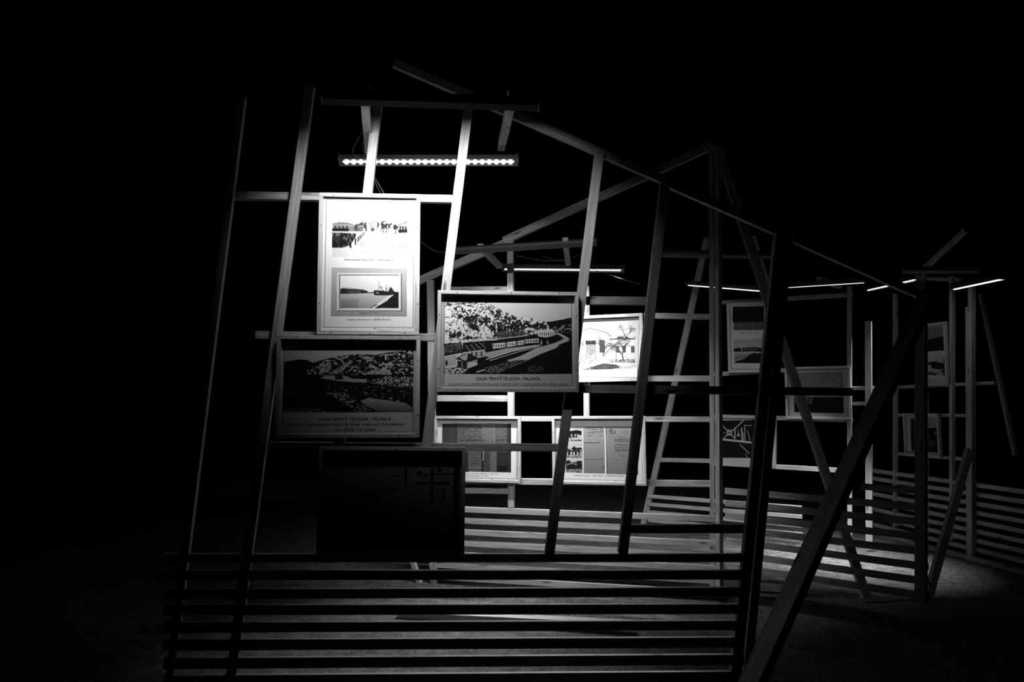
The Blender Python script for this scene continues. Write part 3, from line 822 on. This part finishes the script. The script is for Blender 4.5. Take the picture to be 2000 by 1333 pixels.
# ------------------------------------------------------------------ far wall of the bay
far = thing('timber_stand', 'pine stand behind the near one with a peak above the double corner post', 'exhibition stand', (PF.at(1100, 780).x, PF.at(1100, 780).y, 0))
def Bf(nm, p1, p2, wpx, off=0.0, t=.045, m=None, lab=None): return beam(nm, PF, p1, p2, wpx, far, off, t, m, lab)
Bf('post', (841, 548), (848, 1150), 13)
Bf('post', (997, 470), (999, 992), 12)
Bf('post', (1145, 560), (1146, 816), 11)
Bf('post', (1389, 285), (1391.5, 1163), 9, t=.05)
beam3('post', PF.at(1402, 285, .03), PF.at(1405.5, 1164, .03), .036, .095, Vector((-.53, -.85, 0)), far)
Bf('rafter', (1392, 284), (984, 471), 15)
Bf('rafter', (990, 474), (812, 552), 15, off=-.03)
Bf('rail', (872, 567), (997, 566), 12, off=-.04)
Bf('rail', (848, 778.5), (1000, 779), 12, off=-.04)
Bf('rail', (848, 818), (1390, 819.5), 10, off=-.04)
Bf('rail', (848, 939), (1392, 945.5), 12, off=-.04)
Bf('rail', (900, 958.5), (1002, 959.5), 11, off=-.04)
Bf('rail', (1258, 617), (1390, 619.5), 11, off=-.04)
Bf('rail', (1240, 740), (1390, 740), 11.5, off=-.04)
Bf('leg', (806, 1095), (832, 1178), 9)
for i in range(7):
    rail_h('slat', PF, 842, 1405, .69 - .0245 - i * .1003, .049, far, off=.0 if i % 2 else .012, t=.04, m=WOOD)
arm(far, at_depth(938, 482, 6.22), at_depth(975, 520, 7.2)); arm(far, at_depth(1104, 470, 6.02), at_depth(1110, 516, 7.1))

# floor plank
pl = thing('floor_plank', 'pale plank lying on the floor behind the near slats', 'plank', at_depth(1010, 1215, 5.7))
beam3('board', at_depth(780, 1199, 5.98), at_depth(1240, 1221, 5.55), .10, .045, Vector((0, 0, 1)), pl)

# ------------------------------------------------------------------ slatted railing right of the corner post
rl = thing('slatted_railing', 'low slatted railing running right from the double corner post', 'railing', (PR.at(1600, 780).x, PR.at(1600, 780).y, 0))
for i in range(7):
    h = .926 - .025 - i * .1003
    rail_h('slat', PR, 1413, 1800, h, .048, rl, off=-.01, t=.03)
rail_h('slat', PR, 1676, 1800, 1.015, .045, rl, off=-.01, t=.03)
beam('post', PR, (1799, 548), (1799, 1178), 19, rl, .03, .07)
L1_ = beam3('leg', at_depth(1400, 285, 6.35), at_depth(1692, 1168, 6.38), .07, .05, Vector((0, -1, 0)), rl)
beam3('leg', at_depth(1893, 880, 7.0), at_depth(1812, 1168, 6.35), .065, .05, Vector((0, -1, 0)), rl)

# ------------------------------------------------------------------ stand behind
rear = thing('timber_stand', 'dim stand behind the double corner post holding the white line plan', 'exhibition stand', (PG.at(1450, 780).x, PG.at(1450, 780).y, 0))
def Bg(nm, p1, p2, wpx, off=0.0, t=.045): return beam(nm, PG, p1, p2, wpx, rear, off, t)
Bg('leg', (1381, 465), (1256, 1031), 11)
Bg('leg', (1470, 462), (1500, 560), 12, off=-.05)
Bg('post', (1659, 560), (1660, 1068), 8)
Bg('post', (1696, 628), (1698, 1071), 12)
Bg('rail', (1285, 898.5), (1400, 901), 8)
Bg('rail', (1390, 732), (1540, 723), 8, off=-.03)
Bg('rail', (1390, 813.5), (1665, 821), 8, off=-.03)
Bg('rail', (1390, 905), (1652, 920), 8.5, off=-.03)
Bg('rail', (1400, 592), (1665, 576), 8, off=-.03)
Bg('post', (1514, 817), (1512, 915), 6)
Bg('rail', (1664, 759), (1735, 758), 7, off=-.03)
Bg('rail', (1664, 789), (1725, 788), 7, off=-.03)
arm(rear, at_depth(1600, 545, 7.75), at_depth(1640, 560, 8.75))
for i in range(4):
    rail_h('slat', PG, 1263, 1560, .42 - i * .1, .045, rear, off=.03, t=.03)

# ------------------------------------------------------------------ stand far right
right = thing('timber_stand', 'distant stand at the far right edge with slats down to the floor', 'exhibition stand', (PS.at(1900, 780).x, PS.at(1900, 780).y, 0))
def Bs(nm, p1, p2, wpx, off=0.0, t=.045): return beam(nm, PS, p1, p2, wpx, right, off, t)
Bs('post', (1749, 574), (1749, 1030), 6.5)
Bs('post', (1860, 540), (1860, 1055), 7.5)
Bs('post', (1891, 600), (1893, 1088), 6)
Bs('post', (1898, 560), (1898, 1090), 10, off=.05, t=.05)
Bs('post', (1806, 535), (1811, 1045), 6)
Bs('rail', (1803, 545), (1876, 547), 7, off=-.035)
Bs('rail', (1748, 757), (1945, 748), 6, off=-.035)
Bs('rail', (1748, 811), (1892, 812), 6, off=-.035)
Bs('rail', (1748, 886), (1892, 898), 6, off=-.035)
Bs('brace', (1801, 529), (1886, 450), 9, off=-.035)
Bs('leg', (1915, 575), (1983, 890), 7, off=-.6)
for i in range(8):
    rail_h('slat', PS, 1700, 2040, .77 - i * .094, .045, right, off=0, t=.03)
rail_h('base_plate', PS, 1690, 2040, .022, .045, right, off=.05, t=.06)

# ------------------------------------------------------------------ light bars
def dirv(x, y, zz): return Vector((x, y, zz)).normalized()
led_bar('dark backed bar light hanging before the top of the near stand', at_depth(640, 193, 3.60), at_depth(1044, 206, 3.60), dirv(0, .88, -.475), 12.5, 89)
led_bar('brightest bar light of visible diodes, hanging behind the near studs', at_depth(670, 315, 4.74), at_depth(1004, 315, 4.78), dirv(0, -.6, -.8), 1.2, 100, n=24, dia_r=.016)
led_bar('dark backed bar light above the station photograph', at_depth(897, 492, 6.26), at_depth(1160, 476, 6.0), dirv(.03, .52, -.85), 25, 94)
led_bar('thin bright bar light hanging level between two studs above the house photograph', at_depth(986, 525, 7.22), at_depth(1213, 527, 6.95), dirv(0, -.5, -.85), 22, 54, n=24, dia_r=.008)
led_bar('dark backed bar light crossing the double corner post', at_depth(1297, 497, 6.85), at_depth(1517, 500, 6.8), dirv(0, .80, -.60), 4, 84)
led_bar('thin bar light sloping down right beside the double corner post', at_depth(1345, 556, 8.9), at_depth(1496, 568, 8.3), dirv(0, -.2, -.97), 6, 56, n=24, dia_r=.008)
led_bar('long thin bar light sloping up right behind the dark corner stud', at_depth(1534, 560, 8.2), at_depth(1688, 550, 7.3), dirv(.25, -.34, -1), 26, 48, n=24, dia_r=.008)
led_bar('short looking bar light half hidden behind the thick brace', at_depth(1696, 566, 9.3), at_depth(1790, 545, 7.9), dirv(-.3, .2, -1), 8, 46, n=24, dia_r=.008)
led_bar('thick bright bar light at the far right, cut by two posts', at_depth(1865, 563, 7.0), at_depth(1958, 543, 5.9), dirv(0, .3, -.95), .03, 40, n=20, dia_r=.010, lens_w=.020)
led_bar('dark backed bar light over the narrow river views at the far right', at_depth(1770, 530, 7.6), at_depth(1906, 529, 7.3), dirv(.1, .75, -.66), .22, 80)

# ------------------------------------------------------------------ cables
def cable(label, pts, r=.0016):
    P_ = smooth_pts([at_depth(*p) for p in pts])
    o = link('cable', tube_me('cable', P_, r), CABLE, None)
    o['label'] = label; o['category'] = 'cable'
cable('thin grey cable looping left at the arm above the bright bar light', [(709, 256, 4.60), (700, 272, 4.64), (690, 290, 4.68), (691, 302, 4.7), (700, 307, 4.7)])
cable('thin grey cable hanging straight down to the bright bar light', [(712, 258, 4.60), (711, 270, 4.62), (708, 285, 4.66), (712, 300, 4.7)])
cable('cable running down behind the tall harbour sheet', [(724, 335, 4.5), (735, 352, 4.5), (752, 382, 4.5), (765, 410, 4.5)])
cable('cable sagging from behind the tall harbour sheet past the bright stud', [(718, 300, 4.75), (740, 372, 4.8), (790, 440, 4.95), (835, 482, 5.3), (862, 493, 5.8), (892, 490, 6.25)])
cable('cable sagging between the arms over the thin level bar light', [(1008, 500, 6.8), (1040, 506, 6.8), (1065, 510, 6.8), (1105, 507, 6.8), (1140, 494, 6.8)])
cable('cable crossing down right above the thin level bar light', [(1062, 502, 6.9), (1085, 508, 6.9), (1115, 514, 6.9), (1160, 527, 6.9), (1215, 545, 6.9), (1250, 556, 6.9)])
